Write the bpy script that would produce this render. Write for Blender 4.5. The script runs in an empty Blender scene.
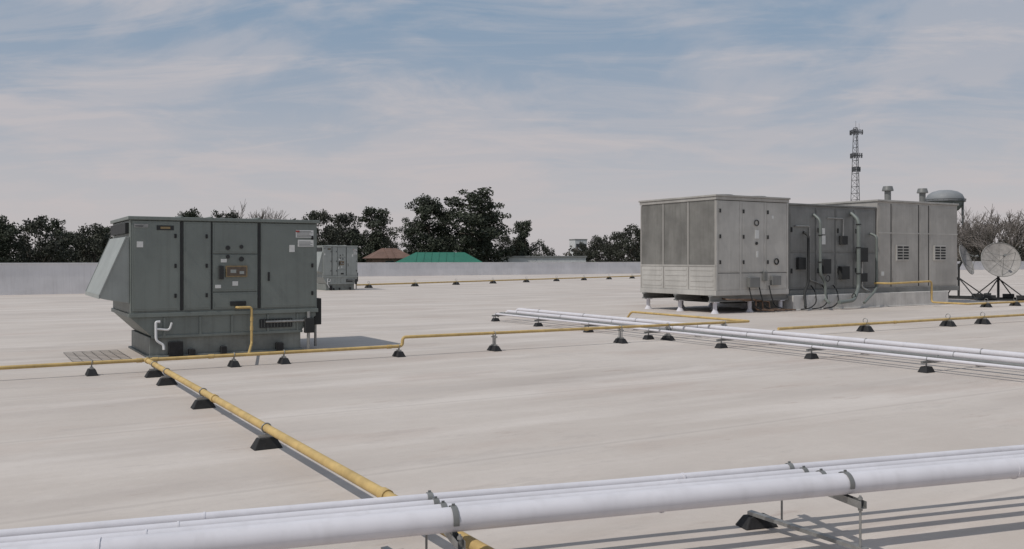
import bpy, math, random
import numpy as np
from mathutils import Vector, Matrix

ANG = math.atan2(0.517, 0.856)
AX = Vector((math.cos(ANG), math.sin(ANG), 0)); BX = Vector((-math.sin(ANG), math.cos(ANG), 0))
def W(a, b, z=0.0):
    return AX*a + BX*b + Vector((0, 0, z))
scene = bpy.context.scene
col = scene.collection

# ------------------------------------------------------------------ materials
def mat(name, c, rough=0.6, metal=0.0, var=0.12, scale=3.0, bump=0.0, streak=0.0, c2=None, fine=40.0, patch=0.0):
    m = bpy.data.materials.new(name); m.use_nodes = True
    nt = m.node_tree; N = nt.nodes; L = nt.links
    bs = N['Principled BSDF']
    bs.inputs['Roughness'].default_value = rough
    bs.inputs['Metallic'].default_value = metal
    tc = N.new('ShaderNodeTexCoord')
    n1 = N.new('ShaderNodeTexNoise'); n1.inputs['Scale'].default_value = scale
    n1.inputs['Detail'].default_value = 6; n1.inputs['Roughness'].default_value = 0.6
    L.new(tc.outputs['Object'], n1.inputs['Vector'])
    mr = N.new('ShaderNodeMapRange'); mr.inputs[1].default_value = 0.3; mr.inputs[2].default_value = 0.7
    L.new(n1.outputs['Fac'], mr.inputs[0])
    mx = N.new('ShaderNodeMix'); mx.data_type = 'RGBA'
    if c2 is None:
        c2 = tuple(x*(1-2*var) for x in c)
    mx.inputs[6].default_value = (*c2, 1)
    mx.inputs[7].default_value = (*[min(1, x*(1+var*0.5)) for x in c], 1)
    L.new(mr.outputs[0], mx.inputs[0])
    out = mx.outputs[2]
    def over(vec_scale, sc, lo, hi, amt, colr, det=4):
        nonlocal out
        mp = N.new('ShaderNodeMapping'); mp.inputs['Scale'].default_value = vec_scale
        L.new(tc.outputs['Object'], mp.inputs['Vector'])
        n2 = N.new('ShaderNodeTexNoise'); n2.inputs['Scale'].default_value = sc; n2.inputs['Detail'].default_value = det
        L.new(mp.outputs[0], n2.inputs['Vector'])
        m2 = N.new('ShaderNodeMapRange'); m2.inputs[1].default_value = lo; m2.inputs[2].default_value = hi
        m2.inputs[3].default_value = 0; m2.inputs[4].default_value = amt
        L.new(n2.outputs['Fac'], m2.inputs[0])
        mx2 = N.new('ShaderNodeMix'); mx2.data_type = 'RGBA'
        mx2.inputs[7].default_value = (*colr, 1)
        L.new(out, mx2.inputs[6]); L.new(m2.outputs[0], mx2.inputs[0]); out = mx2.outputs[2]
    if patch > 0:
        over((1, 1, .8), 1.1, .50, .62, patch, tuple(min(1, x*1.35+.04) for x in c), 7)
        over((1, 1, .6), 5.0, .52, .70, patch*.7, tuple(x*.65 for x in c), 6)
    if streak > 0:
        over((9, 9, .5), 1.5, .5, .75, streak, (c[0]*0.47, c[1]*0.45, c[2]*0.42))
    L.new(out, bs.inputs['Base Color'])
    if bump > 0:
        n3 = N.new('ShaderNodeTexNoise'); n3.inputs['Scale'].default_value = fine; n3.inputs['Detail'].default_value = 3
        L.new(tc.outputs['Object'], n3.inputs['Vector'])
        bp = N.new('ShaderNodeBump'); bp.inputs['Strength'].default_value = bump; bp.inputs['Distance'].default_value = 0.01
        L.new(n3.outputs['Fac'], bp.inputs['Height']); L.new(bp.outputs[0], bs.inputs['Normal'])
    return m

M = {}
M['casing'] = mat('casing_paint', (0.170, 0.190, 0.176), 0.5, 0.05, 0.12, 1.2, 0.12, 0.3)
M['casing2'] = mat('panel_paint', (0.182, 0.204, 0.188), 0.45, 0.05, 0.11, 0.9, 0.12, 0.25)
M['hood'] = mat('hood_paint', (0.30, 0.32, 0.305), 0.5, 0.05, 0.08, 2.0, 0.1, 0.15)
M['gap'] = mat('dark_seam', (0.028, 0.029, 0.029), 0.8, 0, 0.1)
M['black'] = mat('black_rubber', (0.016, 0.016, 0.017), 0.75, 0, 0.25, 12, 0.3)
M['galv'] = mat('galvanised_steel', (0.36, 0.36, 0.35), 0.45, 0.6, 0.2, 9, 0.1, 0.2)
M['curb'] = mat('curb_metal', (0.21, 0.225, 0.21), 0.55, 0.1, 0.2, 3, 0.1, 0.4)
M['wire'] = mat('pale_wire', (0.20, 0.185, 0.17), 0.6, 0.2, 0.2, 9)
M['beige'] = mat('weathered_panel', (0.395, 0.378, 0.350), 0.42, 0.15, 0.10, 1.1, 0.1, 0.22, patch=.22)
M['beige2'] = mat('weathered_panel_pale', (0.455, 0.44, 0.41), 0.42, 0.12, 0.09, 1.3, 0.1, 0.2, patch=.2)
M['coil'] = mat('coil_fins', (0.275, 0.268, 0.25), 0.5, 0.15, 0.14, 1.6, 0.2, 0.3, patch=.22)
M['unitgrey'] = mat('dull_grey_panel', (0.200, 0.202, 0.195), 0.45, 0.15, 0.13, 1.3, 0.1, 0.3, patch=.2)
M['concrete'] = mat('pale_curb', (0.60, 0.58, 0.55), 0.7, 0, 0.12, 2, 0.1, 0.3)
M['white'] = mat('white_pipe_jacket', (0.63, 0.615, 0.645), 0.85, 0, 0.06, 1.5, 0.0, 0.14)
M['white'].node_tree.nodes['Principled BSDF'].inputs['Specular IOR Level'].default_value = 0.25
M['whitesm'] = mat('white_pvc', (0.66, 0.66, 0.66), 0.4, 0, 0.08, 5)
M['yellow'] = mat('yellow_pipe_paint', (0.55, 0.385, 0.150), 0.65, 0, 0.14, 5, 0.1, 0.25)
M['label'] = mat('label_white', (0.62, 0.62, 0.60), 0.5, 0, 0.05, 20)
M['brown'] = mat('display_brown', (0.10, 0.075, 0.055), 0.4, 0, 0.15, 20)
M['badge'] = mat('badge_gold', (0.26, 0.185, 0.09), 0.5, 0, 0.1, 20)
M['red'] = mat('label_red', (0.35, 0.04, 0.03), 0.5, 0, 0.1, 20)
M['parapet'] = mat('parapet_membrane', (0.72, 0.71, 0.72), 0.6, 0, 0.08, 0.6, 0.1, 0.2)
M['coping'] = mat('coping_metal', (0.66, 0.66, 0.66), 0.4, 0.1, 0.08, 1.0)
M['wallout'] = mat('building_wall', (0.42, 0.40, 0.36), 0.8, 0, 0.1, 0.5)
M['bark'] = mat('bark', (0.085, 0.068, 0.055), 0.9, 0, 0.3, 3)
M['barkpale'] = mat('bark_pale', (0.235, 0.205, 0.185), 0.9, 0, 0.2, 3)
def leafmat(name, c1, c2):
    return mat(name, c1, 0.8, 0, 0.3, 0.35, 0, 0, c2)
M['pine'] = leafmat('pine_needles', (0.056, 0.064, 0.040), (0.026, 0.033, 0.021))
M['oak'] = leafmat('dark_foliage', (0.056, 0.058, 0.041), (0.026, 0.029, 0.021))
M['wood'] = leafmat('woodland_foliage', (0.090, 0.080, 0.064), (0.046, 0.044, 0.036))
M['greenroof'] = mat('green_metal_roof', (0.02, 0.15, 0.095), 0.5, 0.1, 0.1, 0.4, 0, 0.1)
M['redroof'] = mat('brown_shingles', (0.17, 0.10, 0.075), 0.8, 0, 0.2, 0.6)
M['brick'] = mat('brick_wall', (0.24, 0.16, 0.125), 0.85, 0, 0.2, 1.2)
M['glass'] = mat('dark_glass', (0.03, 0.035, 0.04), 0.15, 0, 0.1)
M['tank'] = mat('water_tank_paint', (0.24, 0.25, 0.26), 0.6, 0, 0.12, 0.15, 0, 0.3)
M['tower'] = mat('tower_steel', (0.15, 0.15, 0.16), 0.6, 0.2, 0.2, 0.2)
M['dish'] = mat('dish_surface', (0.34, 0.32, 0.30), 0.7, 0.0, 0.18, 5, 0.3, patch=.2)
M['copper'] = mat('copper_line', (0.20, 0.13, 0.09), 0.5, 0.5, 0.3, 8)

def roof_mat():
    m = bpy.data.materials.new('roof_membrane'); m.use_nodes = True
    nt = m.node_tree; N = nt.nodes; L = nt.links
    bs = N['Principled BSDF']; bs.inputs['Roughness'].default_value = 0.8
    tc = N.new('ShaderNodeTexCoord')
    def noise(scale, sc=(1, 1, 1), det=5, rough=0.55, rot=0):
        mp = N.new('ShaderNodeMapping'); mp.inputs['Scale'].default_value = sc; mp.inputs['Rotation'].default_value = (0, 0, rot)
        L.new(tc.outputs['Object'], mp.inputs['Vector'])
        n = N.new('ShaderNodeTexNoise'); n.inputs['Scale'].default_value = scale
        n.inputs['Detail'].default_value = det; n.inputs['Roughness'].default_value = rough
        L.new(mp.outputs[0], n.inputs['Vector']); return n.outputs['Fac']
    def rng(s, a, b, c=0, d=1):
        r = N.new('ShaderNodeMapRange'); r.inputs[1].default_value = a; r.inputs[2].default_value = b
        r.inputs[3].default_value = c; r.inputs[4].default_value = d; L.new(s, r.inputs[0]); return r.outputs[0]
    def mix(f, a, b, mode='MIX'):
        x = N.new('ShaderNodeMix'); x.data_type = 'RGBA'; x.blend_type = mode
        if isinstance(f, float): x.inputs[0].default_value = f
        else: L.new(f, x.inputs[0])
        for i, v in ((6, a), (7, b)):
            if isinstance(v, tuple): x.inputs[i].default_value = (*v, 1)
            else: L.new(v, x.inputs[i])
        return x.outputs[2]
    c = mix(rng(noise(0.35, det=6), .3, .7), (0.455, 0.397, 0.350), (0.54, 0.482, 0.432))
    c = mix(rng(noise(0.55, (0.16, 1, 1), 6), .48, .66, 0, .55), c, (0.37, 0.322, 0.29))
    c = mix(rng(noise(0.8, (0.13, 1, 1), 6, .6, 0.05), .50, .64, 0, .60), c, (0.64, 0.58, 0.53))
    c = mix(rng(noise(0.7, (0.35, 1, 1), 7, .65, 0.35), .52, .68, 0, .55), c, (0.41, 0.325, 0.275))
    c = mix(rng(noise(0.22, (0.5, 1, 1), 8, .7), .55, .6, 0, .30), c, (0.62, 0.565, 0.515))
    c = mix(rng(noise(1.1, (0.4, 1.6, 1), 8, .75, -.1), .60, .72, 0, .7), c, (0.27, 0.18, 0.14))
    c = mix(rng(noise(.45, (.4, 1.3, 1), 9, .8, .6), .56, .59, 0, .22), c, (0.31, 0.275, 0.255))
    c = mix(rng(noise(2.3, (.5, 1.2, 1), 9, .8, .2), .60, .64, 0, .20), c, (0.30, 0.265, 0.24))
    c = mix(rng(noise(9, det=8, rough=.8), .3, .7, 0, .24), c, (0.34, 0.30, 0.27))
    c = mix(rng(noise(90, det=2), .3, .75, 0, .14), c, (0.66, 0.61, 0.57))
    sp = N.new('ShaderNodeSeparateXYZ'); L.new(tc.outputs['Object'], sp.inputs[0])
    def seam(src, period, width, off=0.0):
        a = N.new('ShaderNodeMath'); a.operation = 'ADD'; a.inputs[1].default_value = 1000*period+off; L.new(src, a.inputs[0])
        mo = N.new('ShaderNodeMath'); mo.operation = 'MODULO'; mo.inputs[1].default_value = period; L.new(a.outputs[0], mo.inputs[0])
        s1 = N.new('ShaderNodeMath'); s1.operation = 'SUBTRACT'; s1.inputs[1].default_value = period/2; L.new(mo.outputs[0], s1.inputs[0])
        ab = N.new('ShaderNodeMath'); ab.operation = 'ABSOLUTE'; L.new(s1.outputs[0], ab.inputs[0])
        return rng(ab.outputs[0], width*0.4, width, 1, 0)
    s1 = seam(sp.outputs[1], 2.9, .04, .6)
    s1b = seam(sp.outputs[1], 2.9, .17, .6)
    def mul(a, v):
        x = N.new('ShaderNodeMath'); x.operation = 'MULTIPLY'; x.inputs[1].default_value = v; L.new(a, x.inputs[0]); return x.outputs[0]
    c = mix(mul(s1b, .2), c, (0.62, 0.565, 0.515))
    c = mix(mul(s1, .22), c, (0.29, 0.25, 0.225))
    L.new(c, bs.inputs['Base Color'])
    bp = N.new('ShaderNodeBump'); bp.inputs['Strength'].default_value = 0.5; bp.inputs['Distance'].default_value = 0.02
    ad = N.new('ShaderNodeMath'); ad.operation = 'ADD'
    L.new(noise(3.0, (0.6, 1, 1), 6), ad.inputs[0]); L.new(mul(s1b, .25), ad.inputs[1])
    L.new(ad.outputs[0], bp.inputs['Height']); L.new(bp.outputs[0], bs.inputs['Normal'])
    return m
M['roof'] = roof_mat()
M['grass'] = mat('ground_grass', (0.10, 0.11, 0.06), 0.95, 0, 0.25, 0.05)

# ------------------------------------------------------------------ mesh builder
class MB:
    def __init__(s): s.v = []; s.f = []; s.mi = []; s.sm = []; s.st = []
    def add(s, vs, fs, m=0, smooth=False, mark=True):
        if mark: s.st.append((len(s.v), len(s.f)))
        o = len(s.v); s.v += [tuple(x) for x in vs]
        for f in fs: s.f.append(tuple(i+o for i in f)); s.mi.append(m); s.sm.append(smooth)
        return s
    def box(s, x0, x1, y0, y1, z0, z1, m=0):
        vs = [(x0,y0,z0),(x1,y0,z0),(x1,y1,z0),(x0,y1,z0),(x0,y0,z1),(x1,y0,z1),(x1,y1,z1),(x0,y1,z1)]
        return s.add(vs, [(0,3,2,1),(4,5,6,7),(0,1,5,4),(1,2,6,5),(2,3,7,6),(3,0,4,7)], m)
    def prism(s, prof, y0, y1, m=0):
        n = len(prof)
        vs = [(x, y0, z) for x, z in prof] + [(x, y1, z) for x, z in prof]
        fs = [tuple(range(n)), tuple(range(2*n-1, n-1, -1))]
        for i in range(n):
            j = (i+1) % n; fs.append((i, i+n, j+n, j))
        return s.add(vs, fs, m)
    def frustum(s, lx, ly, tx, ty, z0, z1, m=0, cx=0, cy=0):
        vs = [(cx-lx,cy-ly,z0),(cx+lx,cy-ly,z0),(cx+lx,cy+ly,z0),(cx-lx,cy+ly,z0),(cx-tx,cy-ty,z1),(cx+tx,cy-ty,z1),(cx+tx,cy+ty,z1),(cx-tx,cy+ty,z1)]
        return s.add(vs, [(0,3,2,1),(4,5,6,7),(0,1,5,4),(1,2,6,5),(2,3,7,6),(3,0,4,7)], m)
    def cyl(s, p, q, r, r2=None, n=12, m=0, cap=True):
        p = Vector(p); q = Vector(q); r2 = r if r2 is None else r2
        d = (q-p)
        if d.length < 1e-6: return s
        d.normalize()
        u = d.cross(Vector((0, 0, 1)))
        if u.length < 1e-3: u = Vector((1, 0, 0))
        u.normalize(); w = d.cross(u)
        vs = []
        for c, rr in ((p, r), (q, r2)):
            for i in range(n):
                t = 2*math.pi*i/n; vs.append(c+u*math.cos(t)*rr+w*math.sin(t)*rr)
        fs = [(i, (i+1) % n, (i+1) % n+n, i+n) for i in range(n)]
        s.add(vs, fs, m, True)
        if cap: s.add(vs[:n], [tuple(range(n-1, -1, -1))], m, False, False); s.add(vs[n:], [tuple(range(n))], m, False, False)
        return s
    def ring(s, c, axis, R, r, n=20, k=8, m=0):
        axis = Vector(axis).normalized(); u = axis.orthogonal().normalized(); w = axis.cross(u)
        vs = []; fs = []
        for i in range(n):
            t = 2*math.pi*i/n; d = u*math.cos(t)+w*math.sin(t)
            for j in range(k):
                f = 2*math.pi*j/k; vs.append(Vector(c)+d*(R+r*math.cos(f))+axis*r*math.sin(f))
        for i in range(n):
            for j in range(k):
                fs.append((i*k+j, ((i+1) % n)*k+j, ((i+1) % n)*k+(j+1) % k, i*k+(j+1) % k))
        return s.add(vs, fs, m, True)
    def mesh(s, name, mats, recalc=True):
        me = bpy.data.meshes.new(name); me.from_pydata(s.v, [], s.f)
        for m in mats: me.materials.append(M[m])
        me.polygons.foreach_set('material_index', s.mi); me.polygons.foreach_set('use_smooth', s.sm)
        if recalc:
            import bmesh
            b = bmesh.new(); b.from_mesh(me); bmesh.ops.recalc_face_normals(b, faces=b.faces); b.to_mesh(me); b.free()
        me.update(); return me
    def obj(s, name, mats, parent=None, bevel=0.0, loc=(0,0,0), rot=0.0, recalc=True):
        if isinstance(mats, str): mats = [mats]
        o = bpy.data.objects.new(name, s.mesh(name, mats, recalc)); col.objects.link(o)
        o.location = loc; o.rotation_euler = (0, 0, rot)
        if parent: o.parent = parent
        if bevel > 0:
            b = o.modifiers.new('bevel', 'BEVEL'); b.width = bevel; b.segments = 2; b.limit_method = 'ANGLE'; b.angle_limit = math.radians(40)
        return o
    def split(s, name, mats, parent=None, bevel=0.0, per=1):
        st = s.st + [(len(s.v), len(s.f))]
        for i in range(0, len(s.st), per):
            a = st[i]; b = st[min(i+per, len(s.st))]
            q = MB(); q.v = s.v[a[0]:b[0]]; q.f = [tuple(k-a[0] for k in f) for f in s.f[a[1]:b[1]]]
            q.mi = s.mi[a[1]:b[1]]; q.sm = s.sm[a[1]:b[1]]
            q.obj(name, mats, parent, bevel)

def tag(o, label, cat, group=None):
    o['label'] = label; o['category'] = cat
    if group: o['group'] = group
    return o
def thing(name, label, cat, loc, rot=0.0, group=None):
    e = bpy.data.objects.new(name, None); e.empty_display_size = 0.3; col.objects.link(e)
    e.location = loc; e.rotation_euler = (0, 0, rot)
    return tag(e, label, cat, group)
def copy_thing(src, loc, rot=None, scale=None, label=None):
    def rec(o, par):
        n = o.copy(); col.objects.link(n)
        if par is not None: n.parent = par
        for ch in list(o.children): rec(ch, n)
        return n
    kids = list(src.children)
    n = src.copy(); col.objects.link(n)
    for ch in kids: rec(ch, n)
    n.location = loc
    if rot is not None: n.rotation_euler = (0, 0, rot)
    if scale is not None: n.scale = (scale,)*3 if not isinstance(scale, tuple) else scale
    if label: n['label'] = label
    return n

def tube(name, pts, r, m, parent=None, fillet=0.0, nseg=5):
    pts = [Vector(p) for p in pts]
    P = [pts[0]]
    for i in range(1, len(pts)-1):
        a, b, c = pts[i-1], pts[i], pts[i+1]
        if fillet <= 0: P.append(b); continue
        f = min(fillet, (a-b).length*.45, (c-b).length*.45)
        p0 = b+(a-b).normalized()*f; p1 = b+(c-b).normalized()*f
        for k in range(nseg+1):
            t = k/nseg; P.append(p0*(1-t)**2+b*2*t*(1-t)+p1*t*t)
    P.append(pts[-1])
    cu = bpy.data.curves.new(name, 'CURVE'); cu.dimensions = '3D'
    sp = cu.splines.new('POLY'); sp.points.add(len(P)-1)
    for i, p in enumerate(P): sp.points[i].co = (*p, 1)
    cu.bevel_depth = r; cu.bevel_resolution = 4; cu.use_fill_caps = True
    t = bpy.data.objects.new('tmp', cu); col.objects.link(t)
    bpy.context.view_layer.update()
    dg = bpy.context.evaluated_depsgraph_get()
    me = bpy.data.meshes.new_from_object(t.evaluated_get(dg)); me.name = name
    bpy.data.objects.remove(t)
    me.materials.clear(); me.materials.append(M[m])
    for p in me.polygons: p.use_smooth = True
    o = bpy.data.objects.new(name, me); col.objects.link(o)
    if parent: o.parent = parent
    return o

# ------------------------------------------------------------------ setting
poly = [(-60,-40),(150,-40),(150,82.9),(11.9,82.9),(11.9,48.9),(-60,48.9)]
b = MB(); b.add([(x, y, 0) for x, y in poly], [tuple(range(6))])
o = b.obj('roof', 'roof', rot=ANG); o['kind'] = 'structure'
b = MB(); n = 6
b.add([(x, y, -7) for x, y in poly]+[(x, y, -0.02) for x, y in poly], [(i, (i+1) % n, (i+1) % n+n, i+n) for i in range(n)])
o = b.obj('warehouse_wall', 'wallout', rot=ANG); tag(o, 'tan outer walls of the flat-roofed warehouse below the roof', 'building')
b = MB(); S = 5000
b.add([(-S,-S,-7),(S,-S,-7),(S,S,-7),(-S,S,-7)], [(0,1,2,3)])
o = b.obj('ground', 'grass'); o['kind'] = 'structure'

def parapet(a0, a1, b0, b1, h, lab):
    e = thing('parapet_wall', lab, 'wall', (0,0,0), ANG)
    MB().box(a0, a1, b0, b1, 0.0, h).obj('wall', 'parapet', e)
    MB().box(a0-.03, a1+.03, b0-.03, b1+.03, h, h+.06).obj('coping', 'coping', e)
parapet(-60, 11.5, 48.6, 48.9, 1.46, 'long white membrane covered parapet at the roof edge')
parapet(11.5, 11.8, 48.6, 82.9, 1.46, 'white parapet return running away along the roof edge')
parapet(11.85, 150, 82.6, 82.9, 1.30, 'far low white parapet at the end of the roof')

# ------------------------------------------------------------------ left rooftop unit
def rooftop_unit(loc):
    e = thing('rooftop_unit', 'grey-green packaged rooftop air conditioner with sloped intake hood on a curb', 'air conditioner', loc, ANG, 'packaged rooftop air conditioners')
    MB().box(.32, 2.98, .06, 2.08, 0, .34).box(.27, 3.03, .0, 2.14, 0, .03).obj('curb', 'curb', e, .006)
    g = MB()
    g.prism([(0,.70),(.36,.35),(2.96,.35),(3.26,.64),(3.26,.70)], .01, 2.12)
    for x in (.55, 1.15, 1.7, 2.35, 2.9): g.box(x-.02, x+.02, -.012, .02, .37, .69)
    g.box(.34, 3.0, -.01, .03, .33, .38)
    g.obj('base_pan', 'casing', e, .006)
    MB().box(0, 3.28, 0, 2.15, .70, 2.37).obj('casing', 'casing', e, .01)
    r = MB().box(-.04, 3.32, -.05, 2.2, 2.37, 2.43)
    for x in (.83, 1.34, 2.18): r.box(x-.015, x+.015, -.055, 2.2, 2.43, 2.455)
    r.obj('top_cover', 'casing2', e, .008)
    MB().box(-.015, 3.295, -.03, .02, .70, .77).box(-.03,.02,-.01,2.16,.70,.77).obj('base_rail', 'casing2', e, .006)
    s = MB()
    for x in (.835, 2.185): s.box(x-.022, x+.022, -.012, .01, .80, 2.36)
    s.box(1.33, 1.35, -.01, .01, .80, 2.36)
    s.split('seam_strip', 'gap', e)
    panels = [(.03,.80,.81,2.35),(.87,1.325,.81,2.35),(1.36,2.15,1.80,2.35),(1.36,2.15,.81,1.10),(1.36,2.15,1.12,1.78),(2.22,3.25,.81,2.35)]
    for i, (x0, x1, z0, z1) in enumerate(panels):
        q = MB(); q.box(x0, x1, -.022, -.002, z0, z1)
        q.box(x0+.03, x1-.03, -.027, -.022, z0+.03, z1-.03)
        p = q.obj('access_panel', 'casing2', e, .004)
        if i in (0, 1, 5):
            h = MB()
            for k in range(3):
                z = z0+.25+k*(z1-z0-.5)/2
                h.box(x1-.09, x1-.055, -.045, -.028, z-.035, z+.035).cyl((x1-.072,-.045,z),(x1-.072,-.06,z),.013, n=8)
            h.split('latch', 'black', p, per=2)
        if i == 5:
            q = MB(); q.box(x0+.12, x0+.15, -.05, -.028, 1.3, 1.46); q.obj('handle', 'black', p)
    q = MB().box(.42, .70, -.036, -.028, 2.20, 2.28, 0).box(.48, .64, -.040, -.0365, 2.222, 2.258, 1); q.obj('badge', ['gap','badge'], e)
    q = MB().box(.06, .28, -.036, -.028, 2.24, 2.30, 0).box(.07,.20,-.039,-.0365,2.255,2.27,1); q.obj('label', ['galv','gap'], e)
    q = MB().box(2.86, 3.20, -.036, -.028, 2.10, 2.24, 0)
    for k in range(5): q.box(2.88, 3.18-.03*(k % 3), -.038, -.0365, 2.115+k*.024, 2.123+k*.024, 1)
    q.box(2.86, 2.93, -.039, -.0366, 2.20, 2.23, 2)
    q.obj('label', ['label','gap','red'], e)
    q = MB().box(2.90, 3.20, -.036, -.028, 1.93, 2.06, 0)
    for k in range(4): q.box(2.92, 3.18-.04*(k % 2), -.038, -.0365, 1.945+k*.024, 1.952+k*.024, 1)
    q.obj('label', ['label','gap'], e)
    MB().box(2.74, 2.84, -.036, -.028, 1.83, 1.96, 0).obj('label', ['label'], e)
    q = MB()
    for (x, z, r_) in ((1.62,1.90,.04),(1.86,1.92,.035),(1.62,1.74,.035),(1.86,1.70,.045)): q.cyl((x,-.045,z),(x,-.027,z), r_, n=14)
    q.split('knockout', 'gap', e)
    q = MB().box(1.58, 1.96, -.06, -.028, 1.38, 1.58, 0).box(1.60,1.94,-.064,-.0605,1.40,1.56,1)
    q.box(1.66,1.76,-.067,-.0645,1.45,1.51,2).box(1.82,1.90,-.067,-.0645,1.43,1.48,2)
    q.obj('control_window', ['badge','brown','hood'], e, .003)
    MB().box(1.46, 1.54, -.08, -.028, 1.34, 1.58, 0).box(1.66,1.94,-.05,-.028,.86,.94,0).split('switch_box', 'gap', e, .004)
    MB().box(1.50, 1.60, -.036, -.028, 1.64, 1.70).box(1.7,1.8,-.036,-.028,1.22,1.30).box(1.40,1.5,-.036,-.028,1.18,1.24).box(.1,.2,-.036,-.028,1.9,2.0).split('label', 'label', e)
    q = MB()
    q.prism([(-.002,2.08),(-.06,2.08),(-.47,1.10),(-.47,1.04),(-.40,1.02),(-.002,.94)], .05, 2.08)
    q.obj('intake_hood', 'hood', e, .008)
    q = MB()
    q.box(-.485,-.472,.04,2.09,1.03,1.10)
    q.prism([(-.065,2.09),(-.48,1.10),(-.465,1.09),(-.05,2.08)], .03, .049).prism([(-.065,2.09),(-.48,1.10),(-.465,1.09),(-.05,2.08)], 2.081, 2.10)
    q.obj('hood_flange', 'hood', e)
    MB().box(-.06,-.001,.15,2.0,2.14,2.32).obj('relief_louver', 'gap', e)
    MB().box(3.285,3.42,.15,.55,.45,.95).box(3.285,3.38,.7,1.1,.55,1.1).box(3.02,3.2,-.10,.0,.32,.60).split('electrical_box', 'gap', e, .01)
    q = MB()
    q.cyl((3.35,.3,.03),(3.35,.3,.5),.025).cyl((3.1,-.05,.60),(3.1,-.05,.72),.03).cyl((3.1,-.04,.02),(3.1,-.04,.33),.03).cyl((3.30,.25,.95),(3.30,.25,1.7),.018)
    q.cyl((2.3,-.04,.55),(3.02,-.04,.55),.02)
    q.split('conduit', 'galv', e)
    q = MB().box(2.2,2.8,-.02,.009,.44,.60,0)  # near-black slab painting the shaded recess below the body, thin casing bars over it
    for k in range(10): q.box(2.22+k*.06,2.225+k*.06,-.026,-.0205,.45,.59,1)
    q.obj('recess_shade', ['gap','casing'], e)
    MB().box(.62,.86,-.02,.05,.0,.26).box(.95,1.05,-.1,.05,.0,.12).box(1.5,1.6,-.05,.05,0,.14).box(2.5,2.62,-.08,.05,0,.16).split('support_block', 'black', e, .01)
    tube('drain_pipe', [(.47,-.06,.62),(.40,-.06,.62),(.40,-.08,.30),(.52,-.10,.22),(.52,-.12,.14)], .022, 'whitesm', e, .06)
    tube('drain_pipe', [(.40,-.07,.50),(.62,-.07,.47),(.66,-.07,.60)], .018, 'whitesm', e, .05)
    return e
P0 = Vector((-6.49, 15.3, 0))
ru = rooftop_unit(P0)
c = copy_thing(ru, (-0.210*48.5, 48.5, 0), ANG, (.60, .8, 1.0), 'distant pale grey rooftop air conditioner on its curb')
c.name = 'rooftop_unit.001'
def lighten(o):
    for ch in o.children:
        if ch.data and any(m_ and m_.name in ('casing_paint','panel_paint') for m_ in ch.data.materials):
            ch.data = ch.data.copy()
            for i, m_ in enumerate(ch.data.materials):
                if m_.name in ('casing_paint','panel_paint'): ch.data.materials[i] = M['hood']
        lighten(ch)
lighten(c)

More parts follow.
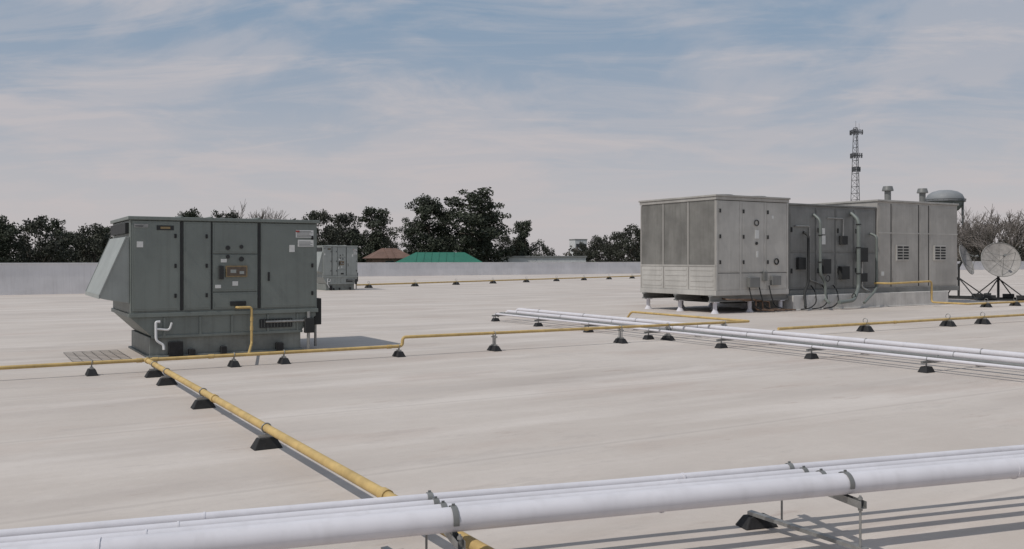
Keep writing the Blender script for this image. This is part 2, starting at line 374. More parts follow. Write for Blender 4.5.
# ------------------------------------------------------------------ condensing unit
def condenser():
    e = thing('condensing_unit', 'large weathered grey condensing unit raised on steel beams and pedestals', 'air conditioner', (6.3, 27.8, 0), ANG)
    LX, LY, Z0, Z1 = 3.19, 3.63, .66, 3.64
    MB().box(.04, LX-.04, .04, LY-.04, Z0+.02, Z1-.02).obj('casing', 'unitgrey', e)
    MB().box(-.06, LX+.06, -.06, LY+.06, Z1, Z1+.06).box(-.03,LX+.03,-.03,LY+.03,Z1-.10,Z1-.001).obj('top_cover', 'beige', e, .01)
    MB().box(-.02, LX+.02, -.02, LY+.02, Z0-.10, Z0+.06).obj('base_rail', 'beige2', e, .008)
    q = MB()
    for y in (0, 1.22, 2.43, LY-.05): q.box(-.015, .05, y, y+.05, Z0+.06, Z1-.12)
    q.box(-.02, .05, 0, LY, 1.46, 1.52)
    q.obj('frame', 'beige', e, .005)
    for k in range(3):
        y0 = .055+k*1.21; y1 = y0+1.15 if k < 2 else LY-.055
        c = MB().box(.005, .04, y0, y1, 1.525, Z1-.105)
        nn = 30
        for i in range(nn):
            yy = y0+(i+.5)*(y1-y0)/nn; c.box(-.006, .005, yy-.007, yy+.007, 1.54, Z1-.12)
        c.obj('coil_panel', 'coil', e)
        c = MB().box(-.01, .04, y0, y1, Z0+.065, 1.455)
        for i in range(4):
            zz = Z0+.16+i*.17; c.box(-.02, -.01, y0+.06, y1-.06, zz, zz+.07)
        c.obj('lower_panel', 'beige2', e, .004)
    q = MB()
    for x in (0, 1.0, 2.08, LX-.07): q.box(x, x+.07, -.02, .05, Z0+.06, Z1-.12)
    q.obj('frame', 'beige2', e, .005)
    for (x0, x1) in ((.075, .995), (1.075, 2.075), (2.155, LX-.075)):
        for (z0, z1) in ((Z0+.065, 1.25), (1.27, Z1-.125)):
            c = MB().box(x0, x1, -.012, .04, z0, z1).box(x0+.04, x1-.04, -.018, -.012, z0+.04, z1-.04)
            p = c.obj('door', 'beige2', e, .004)
            if z1 > 2:
                h = MB()
                for z in (1.6, 2.4, 3.2): h.box(x0+.05, x0+.10, -.05, -.019, z-.06, z+.06)
                h.split('latch', 'gap', p)
    MB().box(1.66,1.83,-.03,-.0185,2.35,2.62).box(1.72,1.80,-.03,-.0185,1.75,1.95).box(2.4,2.5,-.03,-.0185,3.0,3.1).split('label', 'label', e)
    q = MB().ring((1.72,-.04,2.85),(0,1,0),.09,.015).cyl((1.72,-.05,2.2),(1.72,-.02,2.2),.05).ring((2.62,-.04,1.62),(0,1,0),.09,.02)
    q.split('gauge', 'gap', e)
    MB().box(1.3,1.75,-.16,-.02,.80,1.12).box(2.35,2.75,-.12,-.02,.86,1.16).box(2.0,2.15,-.1,-.02,1.0,1.3).split('electrical_box', 'unitgrey', e, .01)
    for fx in (.85, 2.35):
        for fy in (.7, 1.85, 3.0):
            f = MB()
            f.cyl((fx,fy,Z1+.06),(fx,fy,Z1+.10),.42,.40,n=24, cap=False)
            f.ring((fx,fy,Z1+.10),(0,0,1),.40,.012,24,6)
            f.ring((fx,fy,Z1+.10),(0,0,1),.25,.008,20,5).ring((fx,fy,Z1+.10),(0,0,1),.12,.008,16,5)
            for i in range(8):
                t = i*math.pi/4; f.cyl((fx,fy,Z1+.10),(fx+.4*math.cos(t),fy+.4*math.sin(t),Z1+.10),.007,n=5)
            for i in range(5):
                t = i*2*math.pi/5; u = Vector((math.cos(t),math.sin(t),0)); w = Vector((-math.sin(t),math.cos(t),0)); cc = Vector((fx,fy,Z1+.08))
                f.add([cc+u*.06-w*.03, cc+u*.36-w*.09+Vector((0,0,-.01)), cc+u*.36+w*.09+Vector((0,0,.01)), cc+u*.06+w*.03+Vector((0,0,.01))], [(0,1,2,3)])
            f.obj('fan', 'unitgrey', e, recalc=False)
    q = MB()
    for y in (.15, 1.75, 3.35):
        q.box(-.12, LX+.12, y-.07, y+.07, .52, .56).box(-.12, LX+.12, y-.02, y+.02, .40, .52).box(-.12, LX+.12, y-.07, y+.07, .36, .40)
    q.split('steel_beam', 'unitgrey', e, per=3)
    for x in (.1, 1.6, 3.0):
        for y in (.15, 1.75, 3.35):
            MB().cyl((x,y,0),(x,y,.36),.065,n=14).cyl((x,y,0),(x,y,.10),.13,.07,n=14).box(x-.1,x+.1,y-.1,y+.1,.34,.359).obj('pedestal', 'white', e)
    MB().box(1.0, 2.6, .5, 3.0, .28, .55).obj('underside_shade', 'gap', e)  # dark box added to paint the shade beneath the raised unit
    for i in range(3):
        x = 1.35+i*.45
        tube('flexible_conduit', [(x,-.06,.85),(x+.02,-.14,.5),(x+.12,-.2,.18),(x+.45+.1*i,-.22,.07),(x+.9,-.1+.1*i,.06)], .018, 'black', e, .2)
    for i in range(3):
        tube('refrigerant_pipe', [(.4+i*.7,.6,.5),(.4+i*.7,-.1+i*.02,.44-.04*i),(1.6+i*.3,-.12,.42-.04*i),(1.6+i*.3,-.12,.1),(2.1+i*.5,-.4,.06)], .025, 'copper', e, .08)
    return e
condenser()

# ------------------------------------------------------------------ air handler
def air_handler():
    e = thing('air_handling_unit', 'long dull grey air handler with pale end section, flues and curb', 'air conditioner', (9.12, 29.85, 0), ANG)
    XM, XE = 4.56, 9.31
    MB().box(-.1, 8.3, -.35, 3.2, 0, .50).box(-.15,8.35,-.40,3.25,0,.04).obj('curb', 'concrete', e, .01)
    MB().box(0, XM-.02, 0, 3.3, .56, 3.50).box(-.03, XM-.02, -.05, 3.35, 3.50, 3.56).obj('coil_section', 'unitgrey', e, .01)
    MB().box(XM, XE, -.06, 3.4, .56, 3.76).box(XM-.04, XE+.05, -.11, 3.45, 3.76, 3.83).obj('fan_section', 'beige', e, .01)
    MB().box(-.02, XE+.02, -.12, -.061, .50, .66).obj('base_rail', 'unitgrey', e, .006)
    xs = [.05, 1.35, 2.35, 3.3, XM-.05]
    for i in range(4):
        for (z0, z1) in ((.70, 1.9), (1.93, 3.42)):
            q = MB().box(xs[i]+.02, xs[i+1]-.02, -.02, -.001, z0, z1).box(xs[i]+.07, xs[i+1]-.07, -.03, -.02, z0+.05, z1-.05)
            p = q.obj('access_panel', 'unitgrey', e, .004)
            MB().box(xs[i]+.1, xs[i]+.15, -.06, -.031, (z0+z1)/2-.08, (z0+z1)/2+.08).obj('latch', 'gap', p)
    xs = [XM+.02, XM+.75, XM+2.35, XM+2.95, XE-.03]
    for i in range(4):
        z0, z1 = .70, 3.68
        q = MB().box(xs[i]+.03, xs[i+1]-.03, -.075, -.061, z0, z1).box(xs[i]+.08, xs[i+1]-.08, -.083, -.075, z0+.05, z1-.05)
        q.obj('access_panel', 'beige', e, .004)
    s = MB()
    for x in xs[1:4]: s.box(x-.012, x+.012, -.07, -.06, .7, 3.7)
    s.split('seam_strip', 'gap', e)
    MB().box(XM+.02, XE-.02, -.092, -.084, 2.62, 2.66).obj('trim', 'beige2', e)
    for xc in (5.92, 8.15):
        q = MB()
        w, h, z = .36, .29, 1.93
        q.box(xc-w, xc+w, -.12, -.084, z-h, z+h, 0)
        for k in range(2):
            x0 = xc-w+.06+k*w*.96
            for j in range(5):
                zz = z-h+.05+j*.102
                q.box(x0, x0+w*.80, -.125, -.1205, zz, zz+.065, 1)
        q.obj('vent', ['beige2', 'gap'], e)
    for xc in (6.86, 9.0):
        q = MB()
        q.cyl((xc,1.2,3.83),(xc,1.2,4.3),.12,n=16).cyl((xc,1.2,4.3),(xc,1.2,4.34),.21,n=16).cyl((xc,1.2,4.34),(xc,1.2,4.48),.21,.17,n=16).cyl((xc,1.2,3.83),(xc,1.2,3.92),.2,.15,n=16)
        q.obj('flue', 'unitgrey', e)
    MB().box(1.55,1.95,-.2,-.031,1.2,1.7).box(3.45,3.85,-.22,-.031,1.6,2.1).box(.4,.75,-.15,-.031,1.35,1.75).box(2.55,2.85,-.16,-.031,2.2,2.5).box(3.55,3.9,-.16,-.031,.9,1.2).box(2.5,2.9,-.2,-.031,1.0,1.45).split('electrical_box', 'gap', e, .01)
    MB().box(1.62,1.85,-.036,-.031,2.2,2.5).box(1.68,1.82,-.036,-.031,2.55,2.75).box(4.75,4.9,-.09,-.084,1.1,1.25).split('label', 'label', e)
    tube('insulated_pipe', [(1.25,-.05,3.2),(1.25,-.32,3.0),(1.25,-.32,1.2),(1.5,-.32,.9),(1.5,-.32,.35),(1.1,-.8,.25)], .05, 'casing', e, .15)
    tube('insulated_pipe', [(3.15,-.05,3.3),(3.15,-.36,3.05),(3.15,-.36,.7),(2.6,-.6,.3),(1.6,-.8,.25)], .065, 'casing', e, .2)
    tube('insulated_pipe', [(4.2,-.05,2.6),(4.2,-.3,2.5),(4.2,-.3,.7),(3.8,-.5,.55),(3.0,-.7,.2)], .045, 'casing', e, .15)
    tube('insulated_pipe', [(.75,-.03,2.6),(.75,-.25,2.5),(.75,-.25,.9),(.5,-.3,.6),(.2,-.6,.12)], .045, 'gap', e, .15)
    tube('conduit', [(.3,-.08,2.8),(1.0,-.08,2.8),(1.0,-.08,1.0),(1.8,-.1,.8)], .025, 'galv', e, .08)
    tube('conduit', [(1.9,-.08,3.1),(2.7,-.08,3.1),(2.7,-.08,2.5)], .022, 'galv', e, .08)
    tube('conduit', [(3.65,-.12,1.6),(3.65,-.12,.7),(3.9,-.3,.55)], .03, 'galv', e, .08)
    q = MB()
    for z in (1.2, 2.1, 2.9): q.ring((3.15,-.36,z),(0,0,1),.075,.02,16,6)
    for z in (1.6, 2.5): q.ring((1.25,-.32,z),(0,0,1),.06,.018,16,6)
    q.ring((1.5,-.42,1.05),(0,1,0),.1,.015).ring((2.6,-.6,.42),(0,1,0),.1,.015)
    q.split('valve', 'gap', e)
    for i in range(3):
        x = 1.1+i*.55
        tube('flexible_conduit', [(x,-.06,.8),(x-.02,-.25,.62),(x-.25,-.5,.25),(x-.6,-.55,.08),(x-1.0,-.5,.05)], .02, 'black', e, .25)
    q = MB()
    for k in range(12): q.prism([(XE+.001,1.0+k*.2),(XE+.09,.95+k*.2),(XE+.09,.97+k*.2),(XE+.001,1.03+k*.2)], .4, 2.8)
    q.obj('louver', 'unitgrey', e)
    return e
air_handler()

# ------------------------------------------------------------------ supports
def make_support(h, wide=.13, name='pipe_support'):
    e = thing(name, 'black rubber block with steel strut holding up a pipe', 'pipe support', (0,0,0), 0, 'rubber block pipe supports')
    MB().frustum(.08, wide, .045, wide*.62, 0, .095).obj('rubber_base', 'black', e, .008)
    q = MB().box(-.02, .02, -wide*.55, wide*.55, .095, .12)
    if h > .2:
        q.cyl((0,-.05,.12),(0,-.05,h),.009,n=8).cyl((0,.05,.12),(0,.05,h),.009,n=8)
        q.box(-.022,.022,-.08,.08,h-.075,h-.05)
    q.obj('strut', 'galv', e)
    q = MB().ring((0,0,h),(1,0,0),.043,.006,18,6).box(-.01,.01,-.01,.01,.10,h-.04); q.obj('clamp', 'galv', e)
    return e
sup_low = make_support(.18); sup_hi = make_support(.32, .16)
first = {id(sup_low): True, id(sup_hi): True}
def put(s, loc, rot, scale=None):
    if first[id(s)]:
        first[id(s)] = False; s.location = loc; s.rotation_euler = (0,0,rot)
        if scale: s.scale = (scale,)*3
        return s
    return copy_thing(s, loc, rot, scale)

def gas(name, pts, r, lab, fillet=.08, couplings=()):
    e = thing(name, lab, 'pipe', (0,0,0), 0, 'yellow gas pipes')
    tube('pipe_run', pts, r, 'yellow', e, fillet)
    for p, d in couplings:
        p = Vector(p); d = Vector(d).normalized(); MB().cyl(p-d*.04, p+d*.04, r*1.25, n=16).obj('coupling', 'yellow', e)
    return e
D0 = Vector((-2.21, 8.1, 0))
def D(t, z=.18): return D0 + BX*t + Vector((0,0,z))
H0 = Vector((-1.87, 15.75, 0))
def Hh(t, z=.18): return H0 + AX*t + Vector((0,0,z))
d = H0-D0; tJ = d.dot(BX); sJ = -(d.dot(AX))
gas('gas_pipe', [D(-5.2), D(tJ-.02)], .036, 'thick yellow gas pipe running diagonally on black blocks',
    couplings=[(D(-2.7), BX), (D(2.0), BX), (D(tJ-.12), BX)])
for t in (0.0, 2.55, 4.75, 5.7): put(sup_low, D(t, 0), ANG+math.pi/2)
gas('gas_pipe', [Hh(-16), Hh(-.05), Hh(-.05,.335), Hh(8.39,.31), Hh(8.39,.31)+BX*4.2, Hh(8.39,.31)+BX*4.4+Vector((0,0,-.2))], .028,
    'yellow gas pipe crossing the roof with a step up over supports', .09,
    [(Hh(sJ-.1), AX), (Hh(sJ+.12), AX), (Hh(-.3), AX), (Hh(3.9,.32), AX), (Hh(-3.3), AX)])
for t in (-5.0, -2.95, -2.15, -.12, -9, -12): put(sup_low, Hh(t, 0), ANG)
for t in (1.8, 4.75, 6.0, 7.6): put(sup_hi, Hh(t, 0), ANG)
uA = P0 + AX*2.02 - BX*.12
gas('gas_pipe', [Hh(-2.72), Vector((uA.x,uA.y,.18)), Vector((uA.x,uA.y,.83)), Vector((uA.x,uA.y,.83))-AX*.25, Vector((uA.x,uA.y,.83))-AX*.25+BX*.12], .022,
    'thin yellow gas riser feeding the rooftop unit', .05, [(Vector((uA.x,uA.y,.45)), (0,0,1)), (Vector((uA.x,uA.y,.62)), (0,0,1))])
R0 = Vector((5.8, 19.6, 0))
gas('gas_pipe', [R0+Vector((0,0,.18)), R0+AX*30+Vector((0,0,.18))], .032, 'yellow gas pipe in front of the large grey units', .05, [(R0+AX*4+Vector((0,0,.18)), AX)])
for t in (2.9, 6.1, 7.6, 10.5): put(sup_low, R0+AX*t, ANG, 1.4)
g0 = Vector((13.1, 31.2, 0))
Z = lambda v, z: v+Vector((0,0,z))
gas('gas_pipe', [Z(g0+BX*.62,.85), Z(g0,.85), Z(g0+AX*2.35,.9), Z(g0+AX*2.35,.14), Z(g0+AX*2.35-BX*1.4,.14), Z(g0+AX*16-BX*1.4,.14)], .035,
    'yellow gas pipe looping up to the pale air handler', .12, [(Z(g0+AX*2.35,.5),(0,0,1))])
for t in (3.4, 5.2, 7.4): put(sup_low, g0+AX*t-BX*1.4, ANG, 1.4)
f0 = Vector((-9.0, 52, 0)); f1 = Vector((11.5, 80, 0)); fd = (f1-f0).normalized()
gas('gas_pipe', [Z(f0,.2), Z(f1,.2)], .045, 'distant yellow gas pipe crossing the far roof', .05)
for k in range(9): put(sup_low, f0+fd*(1+k*4.0), math.atan2(fd.y,fd.x), 1.8)

# ------------------------------------------------------------------ mid white pipes
MP = ((12.34,.026,21.3,'white'),(12.60,.030,21.5,'unitgrey'),(13.02,.045,21.8,'white'),(13.40,.024,20.2,'unitgrey'),(13.74,.050,22.4,'white'))
MZ = .175
for a, r, b1, mm in MP:
    z = MZ+r
    e = thing('insulated_pipe', 'long white insulated pipe running on low steel racks' if mm == 'white' else 'slim grey pipe running between white pipes on low racks', 'pipe', (0,0,0), 0, 'pipes on low racks')
    tube('pipe_run', [W(a,4.0,z), W(a,b1,z), W(a,b1+.12,z-.10)], r, mm, e, .08)
    q = MB(); t = 6.1
    while t < b1:
        q.cyl(W(a,t-.015,z), W(a,t+.015,z), r*1.03, n=18); t += 3.6
    q.split('jacket_band', mm, e)
rk = None
for k in range(8):
    bb = 6.2+k*2.15
    if rk is None:
        rk = thing('pipe_rack', 'low steel strut rack on black rubber feet under white pipes', 'pipe support', W(13.05,bb), ANG, 'strut racks under white pipes')
        MB().box(-.85,.85,-.02,.02,MZ-.04,MZ-.002).obj('strut', 'unitgrey', rk)
        q = MB()
        for x in (-.74,.74): q.cyl((x,0,.09),(x,0,MZ-.04),.012,n=8)
        q.split('post', 'galv', rk)
        for x in (-.74,.74): MB().frustum(.11,.08,.07,.05,0,.09,cx=x).obj('rubber_base','black',rk,.008)
        q = MB()
        for a, r, _, _m in MP: q.ring((a-13.05,0,MZ+r),(0,1,0),r+.005,.005,18,5)
        q.split('clamp','galv',rk)
    else: copy_thing(rk, W(13.05,bb), ANG)

# ------------------------------------------------------------------ foreground pipes
F0 = Vector((-.36, 4.48, 0)); FE = Vector((.952, .308, 0)).normalized(); FN = Vector((-FE.y, FE.x, 0))
FANG = math.atan2(FE.y, FE.x)
fp_specs = [(0.0,.063),(.22,.042),(.39,.032),(.54,.030)]
def F(t, n_, z): return F0+FE*t+FN*n_+Vector((0,0,z))
for i, (off, r) in enumerate(fp_specs):
    e = thing('insulated_pipe', 'thick white insulated pipe clamped on a strut' if i == 0 else 'slim white insulated pipe beside the thick one', 'pipe', (0,0,0), 0, 'white insulated pipes')
    z = .335+r
    tube('pipe_run', [F(-5,off,z-.02), F(-2,off,z-.006), F(.05,off,z), F(1.2,off+.006*(i-1.5),z-.004*(i-1)), F(2.40,off,z), F(9,off,z)], r, 'white', e)
    q = MB()
    for t in (-1.55,1.22,3.65): q.cyl(F(t+off*.8-.005,off+.0,z-.002), F(t+off*.8+.005,off,z-.002), r*1.03, n=24)
    q.split('jacket_band', 'white', e)
def fstrut(t):
    e = thing('pipe_hanger_stand', 'galvanised strut trapeze with threaded rods and clamps carrying white pipes', 'pipe support', F(t,0,0), FANG, 'strut stands under thick white pipes')
    q = MB().box(-.02,.02,-.16,.66,.292,.296).box(-.02,-.017,-.16,.66,.296,.333).box(.017,.02,-.16,.66,.296,.333)
    q.obj('strut','galv',e)
    MB().cyl((0,-.13,.03),(0,-.13,.36),.007,n=8).cyl((0,.62,.0),(0,.62,.36),.007,n=8).split('threaded_rod','galv',e)
    MB().cyl((0,-.13,.337),(0,-.13,.35),.014,n=6).cyl((0,-.13,.275),(0,-.13,.289),.014,n=6).split('nut','galv',e)
    for off, r in fp_specs:
        q = MB(); z = .335+r; nn = 24
        vs=[];fs=[]
        for i in range(nn+1):
            a = -.25+ (math.pi+.5)*i/nn
            for x in (-.015,.015):
                for rr in (r+.002, r+.006): vs.append((x, off+rr*math.cos(a), z+rr*math.sin(a)))
        for i in range(nn):
            k=i*4; fs += [(k,k+4,k+6,k+2),(k+1,k+3,k+7,k+5),(k,k+1,k+5,k+4),(k+2,k+6,k+7,k+3)]
        q.add(vs,fs); q.box(-.008,.008,off-.004,off+.004,z+r+.004,z+r+.016)
        q.obj('clamp', 'unitgrey', e, recalc=True)
    q = MB(); q.frustum(.12,.07,.075,.04,0,.07,cx=-.20,cy=.60); q.obj('rubber_base','black',e,.008)
    q = MB(); v0=Vector((-.24,.62,.075)); v1=Vector((.02,-.16,.045)); dd=(v1-v0).normalized(); s_=dd.cross(Vector((0,0,1)))*.021
    q.add([v0-s_,v0+s_,v1+s_,v1-s_]+[p+Vector((0,0,.022)) for p in (v0-s_,v0+s_,v1+s_,v1-s_)],[(0,3,2,1),(4,5,6,7),(0,1,5,4),(1,2,6,5),(2,3,7,6),(3,0,4,7)])
    q.obj('base_strut','galv',e)
    return e
fstrut(.07); fstrut(2.41)

# ------------------------------------------------------------------ wire mesh mat
e = thing('wire_mesh_mat', 'pale welded wire walkway grid lying on the roof membrane', 'grating', (-7.1, 14.6, 0), ANG)
q = MB()
for i in range(7): q.box(i*.15-.005, i*.15+.005, 0, 1.92, .004, .010)
for i in range(9): q.box(0, .9, i*.24-.005, i*.24+.005, .011, .017)
q.obj('grid', 'wire', e)

# ------------------------------------------------------------------ satellite dishes
def dish(loc, yaw, R, lab):
    e = thing('satellite_dish', lab, 'satellite dish', loc, yaw, 'rooftop satellite dishes')
    q = MB(); n=32; k=8; vs=[(0,0,0)]; fs=[]
    T = Matrix.Translation((0,0,1.62)) @ Matrix.Rotation(math.radians(70),4,'X')
    for j in range(1,k+1):
        rr=R*j/k
        for i in range(n): a=2*math.pi*i/n; vs.append((rr*math.cos(a),rr*math.sin(a),.22*(rr/R)**2*R))
    for i in range(n): fs.append((0,1+i,1+(i+1)%n))
    for j in range(k-1):
        for i in range(n):
            a0=1+j*n+i; a1=1+j*n+(i+1)%n; fs.append((a0,a0+n,a1+n,a1))
    q.add([T@Vector(v) for v in vs], fs, 0, True)
    q.obj('reflector','dish',e,recalc=False)
    q=MB(); q.ring(T@Vector((0,0,.22*R)), T.to_3x3()@Vector((0,0,1)), R, .015, 32, 6)
    for i in range(8):
        a=2*math.pi*i/8; pr=None
        for s_ in range(6):
            rr=R*s_/5; pt=T@Vector((rr*math.cos(a),rr*math.sin(a),.22*rr*rr/R+.004))
            if pr is not None: q.cyl(pr,pt,.007,n=5)
            pr=pt
    q.obj('rim','coil',e)
    q=MB(); fpt=T@Vector((0,0,.8*R))
    for i in range(3):
        a=2*math.pi*i/3+.5; q.cyl(T@Vector((R*.9*math.cos(a),R*.9*math.sin(a),.2*R)), fpt, .009, n=5)
    q.cyl(fpt, T@Vector((0,0,.95*R)), .05, n=10)
    q.obj('feed_horn','unitgrey',e)
    q=MB(); q.cyl((0,.18,0.05),(0,.18,1.5),.05); q.cyl((0,.18,1.35),T@Vector((0,0,-.05)),.05)
    for sx in (-.8,.8): q.cyl((sx,.9,.06),(0,.18,.95),.025,n=8).cyl((sx,-.7,.06),(0,.18,.9),.025,n=8)
    q.obj('mast','gap',e)
    q=MB()
    for y in (-.8,.9): q.box(-.95,.95,y-.04,y+.04,.02,.09)
    for x in (-.9,.9): q.box(x-.04,x+.04,-.76,.86,.02,.09)
    for x in (-.6,.6):
        for y in (-.8,.9): q.box(x-.2,x+.2,y-.1,y+.1,.09,.24)
    q.obj('ballast_frame','gap',e,.006)
dish((20.05,37.0,0), math.radians(-12), .74, 'large pale ribbed satellite dish on a ballasted black frame')
dish((19.35,38.6,0), math.radians(48), .66, 'pale satellite dish turned nearly edge-on on a black frame')

# ------------------------------------------------------------------ distant buildings
def house(loc, w, dpt, wallz, ridge, wallm, roofm, lab, rot=0, cat='house', hx=2.0):
    e = thing('distant_building', lab, cat, loc, rot)
    MB().box(-w/2,w/2,-dpt/2,dpt/2,0,wallz).obj('wall',wallm,e)
    ov=.6
    vs=[(-w/2-ov,-dpt/2-ov,wallz+.01),(w/2+ov,-dpt/2-ov,wallz+.01),(w/2+ov,dpt/2+ov,wallz+.01),(-w/2-ov,dpt/2+ov,wallz+.01),(-hx,0,ridge),(hx,0,ridge)]
    q=MB().add(vs,[(0,1,5,4),(1,2,5),(2,3,4,5),(3,0,4),(0,3,2,1)])
    for k in range(int(2*hx/1.2)):
        x=-hx+k*1.2+.3
        q.cyl((x,-dpt/2-ov,wallz+.05),(x,0,ridge+.03),.05,n=4)
    q.obj('roof',roofm,e)
    for k in range(max(2,int(w/5))):
        x=-w/2+2+k*4
        MB().box(x,x+1.4,-dpt/2-.05,-dpt/2+.02,wallz-2.0,wallz-.4).obj('window','glass',e)
    return e
house((-11.8,148,-7), 13.4, 9, 8.0, 9.8, 'brick','greenroof','low building with a bright green standing seam metal roof', .04, hx=4.0)
house((-20.5,150,-7), 6.5, 6, 8.8, 10.5, 'brick','redroof','brown shingled house among the trees', .35, hx=1.2)
e=thing('warehouse','low white flat-roofed commercial building beyond the roof','building',(5,180,-7),.1)
MB().box(-9,9,-5,5,0,9.0).obj('wall','coping',e); MB().box(-9.2,9.2,-5.2,5.2,9.0,9.3).obj('roof','galv',e)
for k in range(5): MB().box(-8+k*3.5,-6+k*3.5,-5.05,-4.98,6.5,8).obj('window','glass',e)
e=thing('office_tower','distant pale boxy building above the trees','building',(25,340,-7),.3)
MB().box(-2.4,2.4,-3,3,0,15.8).obj('wall','coping',e)
for z in (6,9.5,13): MB().box(-2.0,2.0,-3.03,-2.99,z,z+1.4).obj('window','glass',e)
MB().box(-2.5,2.5,-3.1,3.1,15.8,16.2).obj('roof','galv',e)

def cell_tower():
    d=300; e=thing('lattice_tower','tall steel lattice cell tower carrying panel antennas','cell tower',(.382*d,d,-7))
    H=52.5; q=MB()
    def leg(i,z):
        r=1.9*(1-z/H)+.72; a=2*math.pi*i/3+.4; return Vector((r*math.cos(a),r*math.sin(a),z))
    n=24
    for i in range(3):
        for k in range(n):
            z0=H*k/n; z1=H*(k+1)/n
            q.cyl(leg(i,z0),leg(i,z1),.11,n=5); q.cyl(leg(i,z0),leg((i+1)%3,z1),.055,n=4); q.cyl(leg(i,z1),leg((i+1)%3,z1),.055,n=4)
    q.cyl((0,0,H-2),(0,0,H+2.2),.05,n=5).cyl((1.1,0,H-1),(1.1,0,H+1.4),.04,n=5)
    q.obj('lattice_mast','tower',e)
    for z,R in ((51.0,2.5),(43.2,2.3),(38.6,1.6)):
        q=MB()
        for i in range(3):
            a=2*math.pi*i/3; a2=2*math.pi*(i+1)/3
            p=Vector((R*math.cos(a),R*math.sin(a),z)); p2=Vector((R*math.cos(a2),R*math.sin(a2),z))
            q.cyl(p,p2,.09,n=5); q.cyl((0,0,z),p,.09,n=5)
        q.obj('antenna_platform','tower',e)
        q=MB()
        for i in range(3):
            a=2*math.pi*i/3; a2=2*math.pi*(i+1)/3
            p=Vector((R*math.cos(a),R*math.sin(a),z)); p2=Vector((R*math.cos(a2),R*math.sin(a2),z))
            for t in (.1,.37,.63,.9):
                c_=p.lerp(p2,t); q.box(c_.x-.15,c_.x+.15,c_.y-.1,c_.y+.1,z-.8,z+.8)
        q.split('panel_antenna','tower',e)
cell_tower()
def water_tower():
    d=420; e=thing('water_tower','grey domed municipal water tower above bare trees','water tower',(.481*d,d,-7))
    q=MB(); prof=[(0.01,40.9),(3,40.7),(5.5,40.0),(7.4,38.7),(8.2,37.0),(8.3,35.6),(7.6,33.4),(5.8,31.4),(3,29.8),(1.6,28.2)]
    n=32; vs=[];fs=[]
    for (r,z) in prof:
        for i in range(n): a=2*math.pi*i/n; vs.append((r*math.cos(a),r*math.sin(a),z))
    for j in range(len(prof)-1):
        for i in range(n): fs.append((j*n+i,(j+1)*n+i,(j+1)*n+(i+1)%n,j*n+(i+1)%n))
    q.add(vs,fs,0,True); q.obj('tank','tank',e)
    q=MB().cyl((0,0,0),(0,0,28.6),1.6,1.6,n=16)
    for i in range(8):
        a=2*math.pi*i/8; q.cyl((8.6*math.cos(a),8.6*math.sin(a),0),(8.0*math.cos(a),8.0*math.sin(a),35.5),.35,n=8)
    q.split('leg','tank',e)
    q=MB().ring((0,0,36.4),(0,0,1),8.9,.15,32,5).ring((0,0,35.5),(0,0,1),8.7,.22,32,5)
    for i in range(24): a=2*math.pi*i/24; q.cyl((8.8*math.cos(a),8.8*math.sin(a),35.4),(8.8*math.cos(a),8.8*math.sin(a),36.4),.07,n=4)
    q.obj('railing','tower',e)
water_tower()

# ------------------------------------------------------------------ trees
def leaf_cloud(rng, centers, radii, per, size, flat=.75):
    V=[];Fc=[]
    for c_, r in zip(centers, radii):
        nq=int(per*(r**2))
        d=rng.normal(size=(nq,3)); d/=np.linalg.norm(d,axis=1)[:,None]
        rad=r*rng.uniform(.15,1.0,size=(nq,1))**.55
        P=np.array(c_)+d*rad*np.array([1,1,flat])
        a=rng.normal(size=(nq,3)); a/=np.linalg.norm(a,axis=1)[:,None]
        b_=np.cross(a,rng.normal(size=(nq,3))); b_/=np.linalg.norm(b_,axis=1)[:,None]
        s=size*rng.uniform(.5,1.3,size=(nq,1))
        for i in range(nq):
            o=len(V); p=P[i]; u=a[i]*s[i]; w=b_[i]*s[i]*.7
            V += [tuple(p-u-w*.4),tuple(p+w),tuple(p+u-w*.3),tuple(p-w)]
            Fc.append((o,o+1,o+2,o+3))
    return V,Fc
